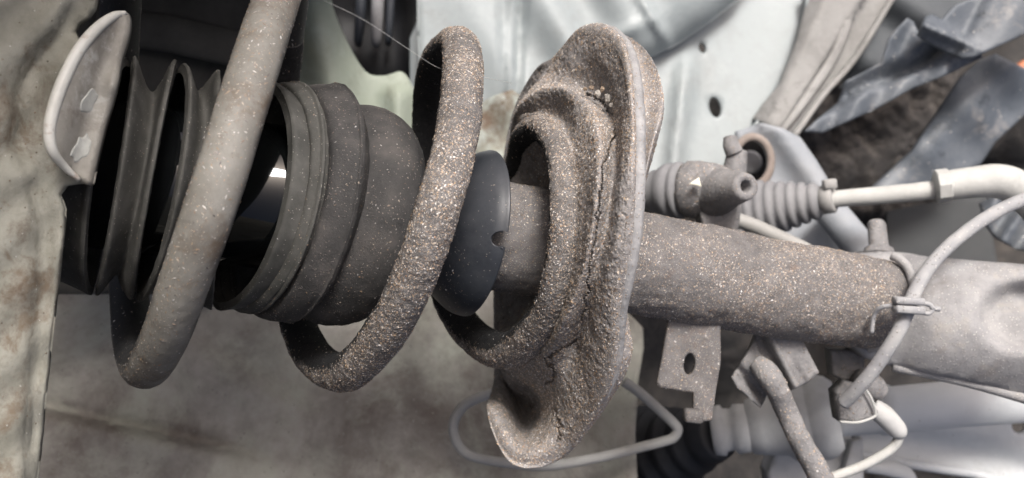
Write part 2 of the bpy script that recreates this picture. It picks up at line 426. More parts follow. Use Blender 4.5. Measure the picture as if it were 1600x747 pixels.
m_brk = M('dusty_bracket_paint', [(.20, .195, .187), (.27, .265, .255), (.32, .315, .305)], 25, .8, .0002, 500, stain=[(.12, .115, .108), (.36, .35, .335)], stscale=30, stlo=.55, sthi=.7)
m_shld = M('faded_splash_plastic', [(.07, .082, .098), (.105, .118, .135), (.145, .158, .172)], 30, .5, .0002, 400, .015, 700, stain=[(.25, .24, .23), (.045, .052, .062)], stscale=30, stlo=.56, sthi=.68, speck_cols=[(.45, .43, .4), (.3, .29, .28)])
m_eng = M('oily_engine_dirt', [(.012, .0125, .013), (.035, .032, .03), (.10, .088, .078)], 26, .8, .002, 120, contrast=.5)
m_arm = M('grey_suspension_paint', [(.22, .24, .26), (.28, .295, .315), (.32, .33, .34)], 22, .65, .0001, 500, stain=(.36, .35, .33), stscale=18, stlo=.55, sthi=.75)
m_rust = M('light_rust', [(.20, .155, .13), (.28, .245, .22)], 90, .85, .0002, 700)
m_pale = M('pale_dusty_paint', [(.46, .475, .48), (.53, .545, .548), (.58, .59, .59)], 16, .6, .0001, 500, .004, 900, stain=(.38, .38, .37), stscale=24, stlo=.55, sthi=.75, speck_cols=[(.7, .7, .68), (.3, .3, .29)])
m_white = M('pale_zinc', [(.36, .36, .345), (.43, .43, .41), (.48, .48, .46)], 60, .75, .0002, 500, stain=[(.27, .235, .195), (.50, .50, .48)], stscale=40, stlo=.55, sthi=.75)
m_alu = M('dusty_cast_alloy', [(.36, .36, .355), (.43, .43, .423), (.48, .48, .47)], 35, .7, .0002, 500, stain=(.38, .36, .33), stscale=30, stlo=.55, sthi=.8)
m_gaiter = M('grey_dusty_gaiter', [(.17, .17, .178), (.21, .21, .216), (.25, .25, .254)], 40, .85, .0001, 700)
m_cable = M('dusty_cable_sheath', [(.26, .26, .27), (.32, .32, .325), (.37, .365, .36)], 80, .8, .0002, 1000, .12, 1000, speck_cols=[(.5, .48, .46), (.2, .19, .18)])
m_joint = M('dusty_sensor_body', [(.15, .148, .15), (.21, .205, .205), (.27, .26, .255)], 110, .85, .0008, 500, .12, 1300)
m_stick = M('cream_paint_mark', [(.72, .70, .58), (.78, .76, .66)], 90, .7, 0)
m_orange = M('orange_plastic', [(.45, .17, .09), (.55, .22, .12)], 60, .6, 0)
m_wire = M('grey_painted_wire', [(.27, .265, .25), (.33, .325, .31)], 80, .6, .0001, 900)
m_thread = M('spider_silk', [(.55, .55, .55), (.65, .65, .65)], 50, .5, 0)

# ------------------------------------------------------------------ setting: the dark engine bay behind everything
def bgd(u, v): return .86 + .03 * math.sin(u * .013) * math.cos(v * .02) + .02 * math.sin(u * .041 + v * .03)
o = obj('engine_bay_background', rough_up(plate([(-900, -700), (2500, -700), (2500, 1450), (-900, 1450)], bgd, .01, step=45), .02, 22, 3, 2.), m_eng)
o['kind'] = 'structure'

# ------------------------------------------------------------------ body sheet metal
# wheel-house wall, top left; its dark colour stands in for shade
wh = thing('wheel_house_wall', 'shade-coloured dark wheel house wall behind the top of the coil spring', 'car panel', P(300, 120, .57))
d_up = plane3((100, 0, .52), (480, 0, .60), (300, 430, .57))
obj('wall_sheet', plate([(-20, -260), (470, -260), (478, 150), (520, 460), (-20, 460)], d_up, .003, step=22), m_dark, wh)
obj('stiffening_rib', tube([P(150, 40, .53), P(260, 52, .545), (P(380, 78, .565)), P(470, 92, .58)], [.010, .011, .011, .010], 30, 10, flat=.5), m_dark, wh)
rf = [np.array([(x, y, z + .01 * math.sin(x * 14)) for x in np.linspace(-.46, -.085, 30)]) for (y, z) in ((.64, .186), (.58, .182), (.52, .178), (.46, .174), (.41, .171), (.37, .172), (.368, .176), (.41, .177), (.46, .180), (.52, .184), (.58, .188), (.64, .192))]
g = Geo(); g.add(np.concatenate(rf), grid_faces(12, 30, False)); obj('unseen_roof_blocker', g, m_dark, wh)  # unseen roof sheet, added to keep the sun off the left parts
# lower inner wing
def d_lo(u, v):
    d = .60 - (v - 450) / 300 * .03 + (u - 500) / 500 * .015
    s = v - (640 + (u - 60) * .22)                    # pressed step running across
    d += (-.014 / (1 + math.exp(-s / 3.0)) + .006 * math.exp(-((s + 9) / 7) ** 2)) * (1 / (1 + math.exp((u - 370) / 20)))
    s2 = v - (545 + (u - 320) * .55)
    d -= .006 / (1 + math.exp(-s2 / 9.0)) * math.exp(-((u - 380) / 90) ** 2)
    d += .003 * math.sin(u * .018 + v * .011)
    if u > 900: d -= (1 - math.exp(-((u - 900) / 60) ** 2)) * .022
    return d
top('inner_wing_panel', plate([(-40, 400), (300, 380), (700, 420), (950, 470), (985, 492), (1005, 512), (1006, 545), (997, 600), (993, 680), (1000, 830), (-40, 830)], d_lo, .004, step=9, bevel=.0015), m_wing,
    'grimy grey brown inner wing panel below the coil spring', 'car panel')
# pale pillar
pil = plate([(455, -80), (500, -80), (520, 10), (545, 70), (572, 112), (600, 118), (628, 112), (645, 135), (655, 165), (665, 300), (452, 300), (450, 100)],
            lambda u, v: .60 - .016 * math.exp(-((u - 490 - v * .2) / 36) ** 2) - .014 * math.exp(-((u - 622) / 20) ** 2) / (1 + math.exp(-(v - 136) / 5)) + (u - 500) * .00006, .004, step=8, bevel=.002, smooth_outline=True)
top('body_pillar', pil, m_bodyg, 'pale greenish painted pillar standing above the rubber dust boot', 'car panel')
# black canister in the recess
can = thing('recess_cover', 'black plastic cover in the dark recess between pale pillar and blue grey panel', 'plastic cover', P(590, 40, .66))
obj('cover_sheet', plate([(480, -90), (720, -90), (700, 40), (672, 122), (640, 150), (600, 140), (556, 132), (530, 60)], lambda u, v: .70 - .02 / (1 + math.exp(-(u - 628 - v * .1) / 5.0)) + .004 * math.sin(v * .05), .004, step=8, bevel=.001), m_black, can)
for (u0, u1, rr, mm) in ((566, 560, .004, m_plast), (592, 588, .0045, m_gaiter), (612, 607, .003, m_plast)):
    obj('cover_rib', tube([P(u0, -70, .675), P(u0 - 2, 10, .675), P(u1, 62, .678), P(u1, 70, .69)], [rr, rr, rr * .8, rr * .4], 20, 10), mm, can)

# pale blue-grey chassis side: a flat panel with holes, a rolled overhanging panel above it
side = thing('chassis_panel', 'pale blue grey chassis panel with two oval holes behind the spring seat', 'car panel', P(1050, 200, .66))
def d_flat(u, v):
    d = .665 + (v - 100) * -.00006
    d -= .012 * math.exp(-((u - 1060 + (v - 200) * .12) / 13) ** 2) * (1 / (1 + math.exp(-(v - 110) / 14)))   # pressed bead
    d += .004 * math.sin(u * .012) ; return d
obj('flat_panel', plate([(640, 60), (700, -80), (1275, -80), (1262, 10), (1258, 60), (1240, 112), (1205, 165), (1160, 222), (1135, 262), (1080, 300), (640, 320)], d_flat, .003,
    holes=[ell(1117, 168, 9, 16, rot=-.25), ell(1097, 75, 5, 8, rot=-.3)], step=9, bevel=.001), m_body, side)
obj('panel_edge', tube([P(1262, -20, .660), P(1258, 60, .660), P(1240, 112, .659), P(1205, 165, .658), P(1150, 234, .656)], .0018, 40, 10), m_body, side)
def d_roll(u, v):
    low = lin(u, [(640, 230), (800, 215), (900, 165), (1010, 92), (1060, 68), (1110, 35), (1150, 0), (1200, -60)])
    k = max(0.0, (low - v)) ; d = .655 - .020 * (1 - math.exp(-k / 26.0))
    d += .005 * math.sin((u - v * .6) * .05) * math.exp(-((u - 900) / 130) ** 2)
    d += .006 * math.exp(-((u - 815 + v * .05) / 7) ** 2) + .003 * math.exp(-((u - 787) / 6) ** 2)
    ridge = (v - 20) - (u - 1015) * 1.6
    d -= .006 * math.exp(-(ridge / 16) ** 2) * math.exp(-((u - 1015) / 35) ** 2)
    r2 = (v - 62) + (u - 950) * .45
    d -= .005 * math.exp(-(r2 / 13) ** 2) * math.exp(-((u - 950) / 60) ** 2)
    return d
obj('rolled_panel', plate([(658, 150), (652, 60), (650, -90), (1215, -90), (1155, 0), (1110, 36), (1060, 70), (1010, 94), (960, 140), (900, 180), (840, 210), (760, 225), (662, 235)], d_roll, .003, step=7, bevel=.003, inset=5), m_body, side)
# rusty bracket patch under the roll
top('grimy_body_flange', plate([(735, 170), (770, 150), (800, 140), (830, 160), (850, 260), (800, 330), (700, 330), (690, 250)], lambda u, v: .625 + .004 * math.sin(u * .07) * math.sin(v * .05), .004, step=9),
    M('grimy_flange', [(.20, .20, .165), (.27, .27, .225)], 40, .8, .0003, 400, stain=[(.12, .085, .06), (.33, .36, .33)], stscale=34, stlo=.46, sthi=.6), 'brown stained body flange seen between the coil and the spring seat', 'car panel')

# folded bracket, top right
fb = thing('folded_bracket', 'beige grey folded metal bracket slanting at the right of the pale panel', 'bracket', P(1290, 90, .64))
d_fb = lambda u, v: .645 + .009 / (1 + math.exp(-((u - 1312) + (v - 60) * .62) / 1.5)) + .014 * max(0.0, 1 - ((u - 1236) + (v - 60) * .45) / 26.0) ** 1.0
obj('bracket_sheet', plate([(1268, -60), (1425, -60), (1398, -8), (1337, 88), (1287, 147), (1240, 214), (1222, 205), (1176, 186), (1190, 165), (1219, 130), (1245, 62), (1256, 18)], d_fb, .003, step=6, bevel=.001), m_brk, fb)
obj('bracket_lip', tube([P(1400, -12, .652), P(1337, 90, .650), P(1287, 148, .648), P(1240, 214, .646)], .0022, 30, 8), m_brk, fb)
obj('seam_strip', tube([P(1335, -20, .648), P(1312, 70, .646), P(1262, 150, .643), P(1222, 205, .64)], [.003, .0035, .003, .002], 30, 8, flat=.4), m_brk, fb)

# torn splash shield
ts = thing('splash_shield', 'torn blue grey plastic splash shield crumpled at the upper right', 'splash shield', P(1450, 90, .62))
def d_ts(u, v):
    f = (v - 45) - (u - 1455) * .42
    return .612 - .014 * math.exp(-abs(f) / 9.0) * math.exp(-((u - 1470) / 45) ** 2) - .006 / (1 + math.exp(-((u - 1520) + (v - 40) * .5) / 3.0)) + .003 * math.sin(u * .05 + v * .03)
obj('shield_sheet', plate([(1443, 62), (1434, 54), (1446, 26), (1456, 22), (1472, 30), (1493, 8), (1535, -10), (1640, -60), (1680, 20), (1606, 52), (1522, 90), (1505, 92), (1480, 82)], d_ts, .003, step=6, bevel=.001, smooth_outline=False), m_shld, ts)
def d_tl(u, v):
    q = 208 - (u - 1256) * .451 - v + 4 * math.sin(u * .05)
    return .625 + .016 / (1 + math.exp(-(q - 21) / 2.0)) - .014 * min(1.0, max(0.0, (q - 26) / 30.0)) + .003 * math.sin(u * .11 + v * .05)
obj('torn_flap', plate([(1418, 28), (1402, 44), (1388, 62), (1378, 98), (1350, 112), (1322, 127), (1310, 160), (1280, 184), (1256, 206), (1285, 208), (1366, 172), (1425, 139), (1480, 117), (1535, 90), (1524, 58), (1470, 40), (1436, 52), (1428, 34)], d_tl, .003, step=6, bevel=.001), m_shld, ts)
d_back = lambda u, v: .675 - (u - 1400) * .00005 + .006 * math.sin(u * .03 - v * .05)
obj('shield_back', plate([(1395, -60), (1620, -80), (1540, 10), (1455, 70), (1420, 90), (1400, 100), (1380, 120), (1310, 140), (1340, 88), (1390, 8)], d_back, .003, step=10), M('dark_shield_back', [(.05, .057, .065), (.09, .098, .105)], 20, .7), ts)
gs = plate([(1534, 92), (1556, 84), (1600, 106), (1690, 150), (1660, 190), (1610, 172), (1580, 200), (1556, 222), (1532, 258), (1450, 292), (1380, 312), (1352, 302), (1395, 262), (1424, 236), (1462, 178), (1500, 122)],
           lambda u, v: .67 - .016 * math.exp(-(((u - 1500) + (v - 190) * .9) / 60) ** 2) + .004 * math.sin(u * .045) * math.sin(v * .05), .004, step=7, bevel=.0015)
top('plastic_strip', gs, m_shld, 'grey blue curved plastic strip slanting below the torn splash shield', 'plastic strip')
top('orange_connector', rough_up(box(P(1600, 118, .68), (.016, .01, .018), .6), .001, 120), m_orange, 'small orange plug at the right edge beside the plastic strip', 'plug')
top('plastic_flap', plate([(1532, 318), (1560, 302), (1605, 306), (1640, 400), (1590, 390), (1556, 372), (1540, 350)], lambda u, v: .64 + .006 * math.sin(u * .12 + v * .08), .003, step=6), m_shld, 'crumpled blue plastic flap below the pale bent pipe', 'plastic flap')
top('dark_heat_shield', plate([(1385, 330), (1540, 300), (1560, 420), (1385, 430)], lambda u, v: .72, .004, step=16), M('dark_grey_shield', [(.05, .053, .055), (.07, .072, .072)], 20, .7), 'smooth dark grey shield between tie rod and cable', 'shield')
m_grime = M('mottled_engine_grime', [(.018, .017, .017), (.05, .045, .042), (.16, .142, .125)], 38, .85, .0015, 200, contrast=.42, detail=8)
lump = rough_up(plate([(1210, 60), (1500, 60), (1520, 330), (1210, 330)], lambda u, v: .765, .01, step=4), .012, 55, 4, 3., .018, 22)
o = obj('caked_engine_grime', lump, m_grime); o['kind'] = 'stuff'

# ------------------------------------------------------------------ left: fender edge with its bent tab
fe = thing('fender_panel', 'grimy grey fender edge with notches along the left of the frame', 'car panel', P(40, 400, .37))
def d_fe(u, v):
    d = .338 + min(0.0, (u - 60)) * .00010
    k = (u - lin(v, [(0, 110), (40, 90), (100, 40), (150, 20), (230, 18), (300, 45), (360, 60), (747, 38)]))
    d += .006 / (1 + math.exp(-k / 4.0)) - .003
    d += .0035 * math.exp(-(((u - 45) ** 2 + (v - 275) ** 2) / 300)) * -1
    d += .0016 * math.sin(u * .06 + v * .02) * math.sin(v * .045)
    return d
fo = [(-700, -260), (158, -260), (151, -10), (148, 14), (138, 27), (122, 38), (117, 48), (121, 59), (135, 68), (146, 90), (150, 150), (147, 230), (141, 287), (120, 288), (104, 291), (93, 304), (97, 314), (101, 325), (99, 355), (92, 420), (81, 520), (70, 620), (57, 747), (46, 1000), (-700, 1000)]
obj('fender_sheet', rough_up(plate(fo, d_fe, .003, step=9, bevel=.0012, inset=3), .0004, 130, 3), m_fend, fe)
tabpts = [(193, 17), (202, 27), (202, 48), (197, 70), (190, 92), (187, 108), (184, 128), (176, 160), (165, 196), (155, 236), (148, 268), (142, 289), (124, 283), (100, 262), (80, 238), (74, 208), (80, 172), (94, 132), (119, 82), (148, 46), (174, 25)]
d_tab = lambda u, v: .322 + (u - 74) * .00019 + .004 * math.exp(-((u - (150 - (v - 150) * .3)) / 22) ** 2) - .003 * math.exp(-(((u - 178) ** 2 + (v - 130) ** 2) / 500))
tb = obj('bent_tab', plate(tabpts, d_tab, .0045, step=5, bevel=.0024, inset=6, smooth_outline=True), m_tab, fe, label='worn pale metal tab bent out of the fender edge')
m_lit_edge = M('lit_edge_rusty_metal', [(.45, .44, .40), (.58, .575, .535)], 60, .45, .0002, 600, stain=(.30, .23, .18), stscale=50, stlo=.58, sthi=.66)  # light on the tab edge put into the colour, with rust stains
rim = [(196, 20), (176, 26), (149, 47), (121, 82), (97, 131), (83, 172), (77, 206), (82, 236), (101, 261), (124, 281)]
obj('lit_edge_bead', tube([P(u, v, d_tab(u, v) + .0012) for u, v in rim], [.0008, .0016, .0020, .0021, .0022, .0021, .0020, .0018, .0014, .0008], 60, 14), m_lit_edge, tb)
m_chip = M('pale_paint_patch', [(.29, .29, .27), (.38, .385, .36)], 160, .65, .0001, 600)
for (u, v, rx, ry) in ((140, 157, 13, 20), (126, 232, 14, 24)):
    pl = [(u + rx * math.cos(t) * k + .28 * (v - v - ry * math.sin(t)), v + ry * math.sin(t) * k) for t, k in zip(np.linspace(0, 2 * np.pi, 14, endpoint=False), rng.uniform(.7, 1.15, 14))]
    obj('paint_patch', plate(pl, lambda a, b: d_tab(a, b) - .00025, .0006, step=4, bevel=.00022, inset=3, smooth_outline=True), m_chip, tb)

# unseen fender lip, added outside the frame to block light from the left
lipr = []
for (x, y) in ((-.205, .345), (-.210, .335), (-.216, .30), (-.216, .22), (-.204, .10), (-.190, .0), (-.195, -.01), (-.203, .0), (-.216, .10), (-.230, .22), (-.230, .32), (-.215, .36)):
    zz = np.linspace(-.42, .42, 40); bend = .10 * (np.abs(zz) / .30) ** 2.2
    lipr.append(np.stack([x + np.minimum(bend, .3) * (.345 - y) / .345, np.full(40, y), zz], 1))
lipr = np.array(lipr).transpose(1, 0, 2)
obj('unseen_shading_lip', loft(list(lipr), True, True), m_fend, fe)

# ------------------------------------------------------------------ dust boot: split rubber bellows round a bright rod
boot = thing('dust_boot', 'split grey rubber dust boot with deep folds around the piston rod', 'dust boot', P(330, 300, .41))
NB = 128
def lip(t, b, bl, back): return ring(t, b, bl, back=back, n=NB)
def dense(rings, n): return list(catmull(np.array(rings), n))
boot_geos = []
def fold(rings, mat, name='fold', n=40, amp=.0003):
    g = rough_up(loft(dense(rings, n)), amp, 260, 3, len(boot_geos)); boot_geos.append(g); return obj(name, g, mat, boot)
A = lip((202, 93), (143, 461), -27, -8); B = lip((206, 92), (149, 461), 9, -7)
fold([shrink(A, .93, .0006), shrink(A, .985, .0), A, shrink(A, .99, -.0016), lip((165, 110), (118, 450), -12, -8), lip((130, 125), (92, 440), -10, -8), lip((80, 130), (50, 440), -10, -8)], m_rub)
C = lip((276, 98), (208, 467), -3, 12); D = lip((280, 103), (214, 471), 33, 14)
fold([shrink(B, .93, -.0006), shrink(B, .985), B, shrink(B, .995, .0016), lip((224, 130), (170, 440), 14, 0), lip((236, 145), (182, 430), 14, 5), lip((250, 130), (188, 445), 8, 8), shrink(C, .995, -.0018), C, shrink(C, .985), shrink(C, .93, .0006)], m_rub)
E0 = lip((342, 112), (330, 483), 6, 40); E = lip((402, 126), (341, 485), 80, 42)
fold([shrink(D, .93, -.0006), shrink(D, .985), D, shrink(D, .995, .0016), lip((298, 138), (240, 450), 34, 20), lip((312, 140), (262, 450), 30, 28), shrink(E0, .99, -.0018), E0, shrink(E0, .985), shrink(E0, .93, .0006)], m_rub)
Fr = lip((452, 128), (388, 491), 78, 60); Gr = lip((517, 131), (447, 505), 74, 74)
fold([shrink(E, .93, -.0006), shrink(E, .985), E, shrink(E, .995, .0022), lip((428, 140), (366, 482), 84, 50)], m_rub, n=26)
fold([lip((424, 140), (362, 480), 84, 50), shrink(lip((428, 130), (368, 487), 84, 50), .99), lip((440, 130), (378, 489), 82, 50), shrink(Fr, .985, -.0008), Fr, shrink(Fr, .99, .0012), shrink(Fr, .955, .0014), shrink(Fr, .90, .005), shrink(Fr, .86, .008)], m_rub, n=34)
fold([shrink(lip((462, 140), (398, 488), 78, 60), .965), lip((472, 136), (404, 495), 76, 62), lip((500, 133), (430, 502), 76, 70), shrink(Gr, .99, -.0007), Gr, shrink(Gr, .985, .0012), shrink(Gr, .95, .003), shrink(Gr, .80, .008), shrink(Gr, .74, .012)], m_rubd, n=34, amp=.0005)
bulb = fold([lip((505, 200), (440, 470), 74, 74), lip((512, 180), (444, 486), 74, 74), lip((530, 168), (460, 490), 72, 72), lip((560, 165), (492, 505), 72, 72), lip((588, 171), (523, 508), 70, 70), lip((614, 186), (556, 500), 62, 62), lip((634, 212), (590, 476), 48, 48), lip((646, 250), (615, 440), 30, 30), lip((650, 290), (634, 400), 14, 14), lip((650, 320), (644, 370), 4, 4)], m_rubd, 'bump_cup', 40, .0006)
grit(boot, boot_geos[:4], 500, .00015, .0005, bright=.55)
grit(boot, boot_geos[4:], 3600, .00013, .00055, bright=.42, weight=lambda c, n: np.clip(fbm(c, 60, 2) + .55, .05, 1) * np.where(proj(c)[:, 1] > 250, 1, .5))
rodp = [P(u, axv(u) - 6, axd(u)) for u in (40, 200, 400, 640)]
top('inner_sleeve', tube(rodp, .0310, 40, 64), m_chrome, 'glossy black inner sleeve visible through the splits of the dust boot', 'sleeve')
# black end collar with its notch
cap = thing('end_collar', 'smooth black plastic collar with a round notch beside the spring seat', 'plastic collar', P(735, 364, .43))
NC = 560
cr = lambda t, b, bl, **k: ring(t, b, bl, n=NC, **k)
prof = [cr((640, 306), (628, 410), 16), cr((656, 304), (644, 416), 18), cr((676, 292), (658, 432), 24), cr((700, 270), (674, 456), 32), cr((724, 250), (692, 476), 41), cr((743, 240), (706, 488), 46), cr((757, 236), (718, 493), 49), cr((764, 235), (724, 494), 49),
        shrink(cr((765, 236), (725, 493), 49), .985), shrink(cr((757, 240), (718, 489), 48), .965), shrink(cr((740, 246), (705, 482), 46), .94), shrink(cr((715, 268), (685, 460), 38), .90)]
g = loft(dense(prof, 240)); V = g.verts(); pv = proj(V)
bad = (((pv[:, 0] - 784) / 17) ** 2 + ((pv[:, 1] - 374) / 12.5) ** 2 < 1) & (V[:, 1] < .43)
g.f = [f for f in g.f if not any(bad[i] for i in f)]
obj('collar_shell', g, m_plast, cap)
sel = V[(V[:, 1] < .42)]; ps = proj(sel)
arc = []
for t in np.linspace(R(-75), R(-285), 22):
    q = np.array([782 + 16 * math.cos(t), 374 + 13.5 * math.sin(t)])
    dd = sel[np.argmin(((ps - q) ** 2).sum(1))][1]; arc.append(P(q[0], q[1], dd - .0004))
arc = np.array(arc); tt_ = np.linspace(-1, 1, len(arc)); dep = np.polyval(np.polyfit(tt_, arc[:, 1], 3), tt_); arc = arc * (dep / arc[:, 1])[:, None]
obj('notch_rim', tube(arc, .0007, 60, 10), m_plast, cap)
grit(cap, [g], 420, .00012, .0005, bright=.6, weight=lambda c, n: (proj(c)[:, 0] < 800) * np.exp(-((proj(c)[:, 0] - 700) / 26) ** 2 - ((proj(c)[:, 1] - 430) / 45) ** 2) + .03)

# ------------------------------------------------------------------ the strut: tube, spring seat, brackets, knuckle clamp
st = thing('suspension_strut', 'dirt crusted grey strut tube running right from the flared spring seat', 'suspension strut', P(1180, 445, .47))
def tring(u, h, bl=20, n=120):
    v = axv(u); return ring((u + h * .17, v - h * .985), (u - h * .17, v + h * .985), bl, axd(u), n=n)
tr = [tring(u, h, b) for u, h, b in ((690, 60, 24), (700, 82, 24), (800, 85, 23), (900, 84, 20), (1000, 80.5, 17), (1100, 79, 15), (1200, 77, 14), (1300, 74, 13), (1370, 71, 13), (1392, 69, 14), (1402, 64, 16), (1408, 50, 18), (1410, 25, 18))]
g_tube = rough_up(loft(dense(tr, 260), True, True), .0006, 330, 3, 1., .0008, 70)
obj('strut_tube', g_tube, m_tube, st)
# spring seat as a net of 16 columns x rows; (u, v, depth offset from the strut axis)
K = [
 # row 0: hugging the tube
 None,
 [(818,190,.012),(843,192,.0),(868,205,-.018),(880,240,-.040),(886,280,-.052),(888,320,-.058),(884,385,-.058),(870,455,-.050),(845,505,-.025),(815,538,.0),(795,540,.012),(786,525,.03),(784,470,.04),(784,380,.045),(806,270,.036),(808,215,.024)],
 [(818,183,.015),(845,172,.0),(876,182,-.014),(892,214,-.036),(899,260,-.049),(901,310,-.056),(895,380,-.056),(880,460,-.047),(850,522,-.024),(818,560,.0),(795,572,.015),(784,560,.03),(782,500,.045),(780,380,.05),(802,250,.04),(806,205,.025)],
 [(812,162,.012),(845,138,-.004),(886,140,-.024),(918,165,-.040),(934,210,-.060),(934,280,-.074),(924,360,-.078),(902,450,-.068),(872,522,-.048),(842,566,-.014),(814,592,.020),(786,585,.03),(778,540,.05),(775,380,.06),(795,220,.045),(801,182,.03)],
 [(850,122,.02),(878,128,.004),(910,138,-.004),(944,163,-.018),(960,210,-.046),(957,285,-.063),(945,362,-.068),(927,440,-.059),(898,538,-.030),(868,606,-.012),(824,645,.060),(800,612,.060),(790,560,.055),(785,380,.065),(806,210,.055),(836,132,.035)],
 [(858,108,.022),(893,80,.002),(925,78,-.014),(955,105,-.030),(972,170,-.058),(972,270,-.074),(964,365,-.078),(946,455,-.068),(925,560,-.046),(880,660,-.016),(818,694,.000),(784,645,.010),(778,575,.058),(778,380,.068),(800,200,.058),(838,120,.038)],
 [(866,88,.022),(902,47,.0),(942,39,-.016),(974,68,-.036),(990,140,-.060),(994,255,-.075),(988,370,-.078),(969,480,-.068),(950,600,-.050),(882,705,-.012),(802,719,-.006),(763,642,.010),(772,580,.06),(772,380,.07),(796,195,.06),(834,112,.04)],
 [(878,92,.026),(914,50,.006),(958,50,.006),(990,88,-.008),(1000,158,-.026),(1000,256,-.046),(994,372,-.070),(974,482,-.062),(960,595,-.044),(892,703,-.006),(812,725,-.001),(768,648,.016),(782,585,.064),(782,380,.074),(806,200,.064),(846,118,.044)],
 [(900,120,.03),(935,90,.014),(985,78,.0),(1024,108,-.018),(1037,165,-.032),(1017,238,-.046),(1000,330,-.050),(980,470,-.05),(985,562,-.040),(930,640,.01),(850,690,.05),(800,640,.065),(800,585,.066),(800,380,.076),(824,220,.066),(866,150,.048)],
 [(930,250,.03),(950,240,.018),(975,250,.0),(1000,262,-.014),(1010,280,-.026),(1002,310,-.034),(996,370,-.036),(978,470,-.034),(968,500,-.026),(940,520,.01),(900,520,.05),(880,500,.06),(870,450,.05),(870,390,.05),(890,320,.046),(910,280,.04)],
 [(950,320,.02),(965,318,.012),(985,322,.0),(995,330,-.010),(1000,345,-.018),(1000,370,-.024),(995,400,-.026),(985,440,-.024),(975,470,-.016),(962,485,.0),(940,480,.012),(925,460,.02),(915,430,.026),(915,400,.027),(925,360,.026),(940,335,.024)],
]
r0 = []
for c in range(16):
    a = (c - 1) * 2 * math.pi / 16; h = 83
    r0.append((872 + math.cos(a) * 14 + 20 * math.sin(a), 384 - h * math.cos(a), -.0255 * math.sin(a)))
K[0] = r0
net = np.array([[P(u, v, axd(860) + dd) for (u, v, dd) in row] for row in K])
NL, NCC = 250, 1200
g1 = catmull(net, NL)                                   # rows
g2 = catmull(g1.transpose(1, 0, 2), NCC, True).transpose(1, 0, 2)
gs_ = Geo().add(g2.reshape(-1, 3), grid_faces(NL, NCC, True, False))
def crack(g, lines, depth, width):
    V = g.verts(); p = proj(V); o = np.zeros(len(V))
    for ln in lines:
        L = catmull(np.array(ln, float), 60); L = L + np.stack([np.interp(np.arange(60), np.arange(0, 60, 3), rng.normal(0, 2.6, 20)), np.zeros(60)], 1)
        dm = np.full(len(V), 1e9)
        near = np.where((p[:, 0] > L[:, 0].min() - 15) & (p[:, 0] < L[:, 0].max() + 15) & (p[:, 1] > L[:, 1].min() - 15) & (p[:, 1] < L[:, 1].max() + 15) & (V[:, 1] < axd(860) + .01))[0]
        if len(near): 
            dm[near] = np.sqrt(((p[near][:, None, :] - L[None]) ** 2).sum(-1)).min(1)
        o = np.maximum(o, np.exp(-(dm / width) ** 2))
    V = V.copy(); V[:, 1] += depth * o; g.v = [V]; return g
rowk = np.repeat(np.linspace(0, len(K) - 1, NL), NCC); wrow = np.where(rowk < 5.5, 1.0, .22)
rough_up(gs_, .0004, 320, 3, 3., .0009, 70, wrow)
rough_up(gs_, .0004, 900, 2, 9., wt=wrow)
crack(gs_, [[(962, 200), (948, 240), (940, 300), (936, 345)], [(938, 300), (930, 360), (922, 420), (908, 500)], [(958, 180), (940, 158), (915, 146)],
            [(905, 530), (872, 548), (858, 560)], [(870, 690), (874, 662), (866, 640)], [(850, 560), (866, 580), (862, 600)]], .0045, 1.25)
seat = obj('spring_seat', gs_, m_crust, st)
seat.data.materials.append(m_flange)
edge_row = rowk[np.array([f[0] for f in gs_.f])] + .25 * fbm(gs_.verts()[[f[0] for f in gs_.f]], 180, 3, 2.)
seat.data.polygons.foreach_set('material_index', (edge_row > 6.15).astype(np.int32))
rimp = [P((K[6][c][0] + K[7][c][0]) / 2 + 1, (K[6][c][1] + K[7][c][1]) / 2, axd(860) + K[6][c][2] + .0026) for c in range(1, 10)]
m_rim = M('scuffed_flange_edge', [(.21, .209, .212), (.28, .277, .28), (.34, .336, .336)], 110, .6, .0003, 900, .12, 1500, stain=(.20, .16, .13), stscale=60, stlo=.56, sthi=.68)
obj('flange_rim', rough_up(tube(rimp, [.0008, .0016, .0022, .0026, .0028, .0027, .0023, .0014, .0004], 260, 16), .0003, 420, 3), m_rim, seat)
def seatw(c, n):
    p = proj(c); face = -(n * c).sum(1) / np.linalg.norm(c, axis=1)
    return np.clip(fbm(c, 50, 2, 4.) + .75, .15, 1) * np.where(p[:, 0] > 997, .7, 1.0) * np.clip(face * 2.5 + .25, .03, 1) * np.where(c[:, 1] < axd(860) + .022, 1, .12)
grit(seat, [gs_], 80000, .00012, .0006, weight=seatw)
grit(st, [g_tube], 32000, .00011, .0005, weight=lambda c, n: np.clip(fbm(c, 45, 2, 8.) + .5, .03, 1) * np.where(proj(c)[:, 0] > 960, 1, .5))
# stones caught in the seat groove
m_peb = [M('pale_pebble', [(.27, .25, .22), (.40, .375, .34)], 500, .85, .0003, 900), M('brown_pebble', [(.20, .15, .105), (.30, .235, .18)], 500, .85, .0003, 900)]
for k, (u, v, r_) in enumerate(((914, 139, 3.5), (924, 137, 4.2), (934, 147, 6.0), (941, 140, 4.0), (949, 154, 6.5), (957, 164, 4.5))):
    d = .404; r_ = r_ / FPX * d; ax = rng.uniform(.7, 1.3, 3)
    sp = [np.array([P(u, v, d) + r_ * rng.uniform(.75, 1.2) * ax * np.array([math.cos(t) * math.sin(ph), math.sin(t) * math.sin(ph), math.cos(ph)]) for t in np.linspace(0, 2 * np.pi, 8, endpoint=False)]) for ph in np.linspace(.2, 2.9, 5)]
    obj('pebble', loft(sp, True, True), m_peb[k in (0, 1, 3)], seat, smooth=False)
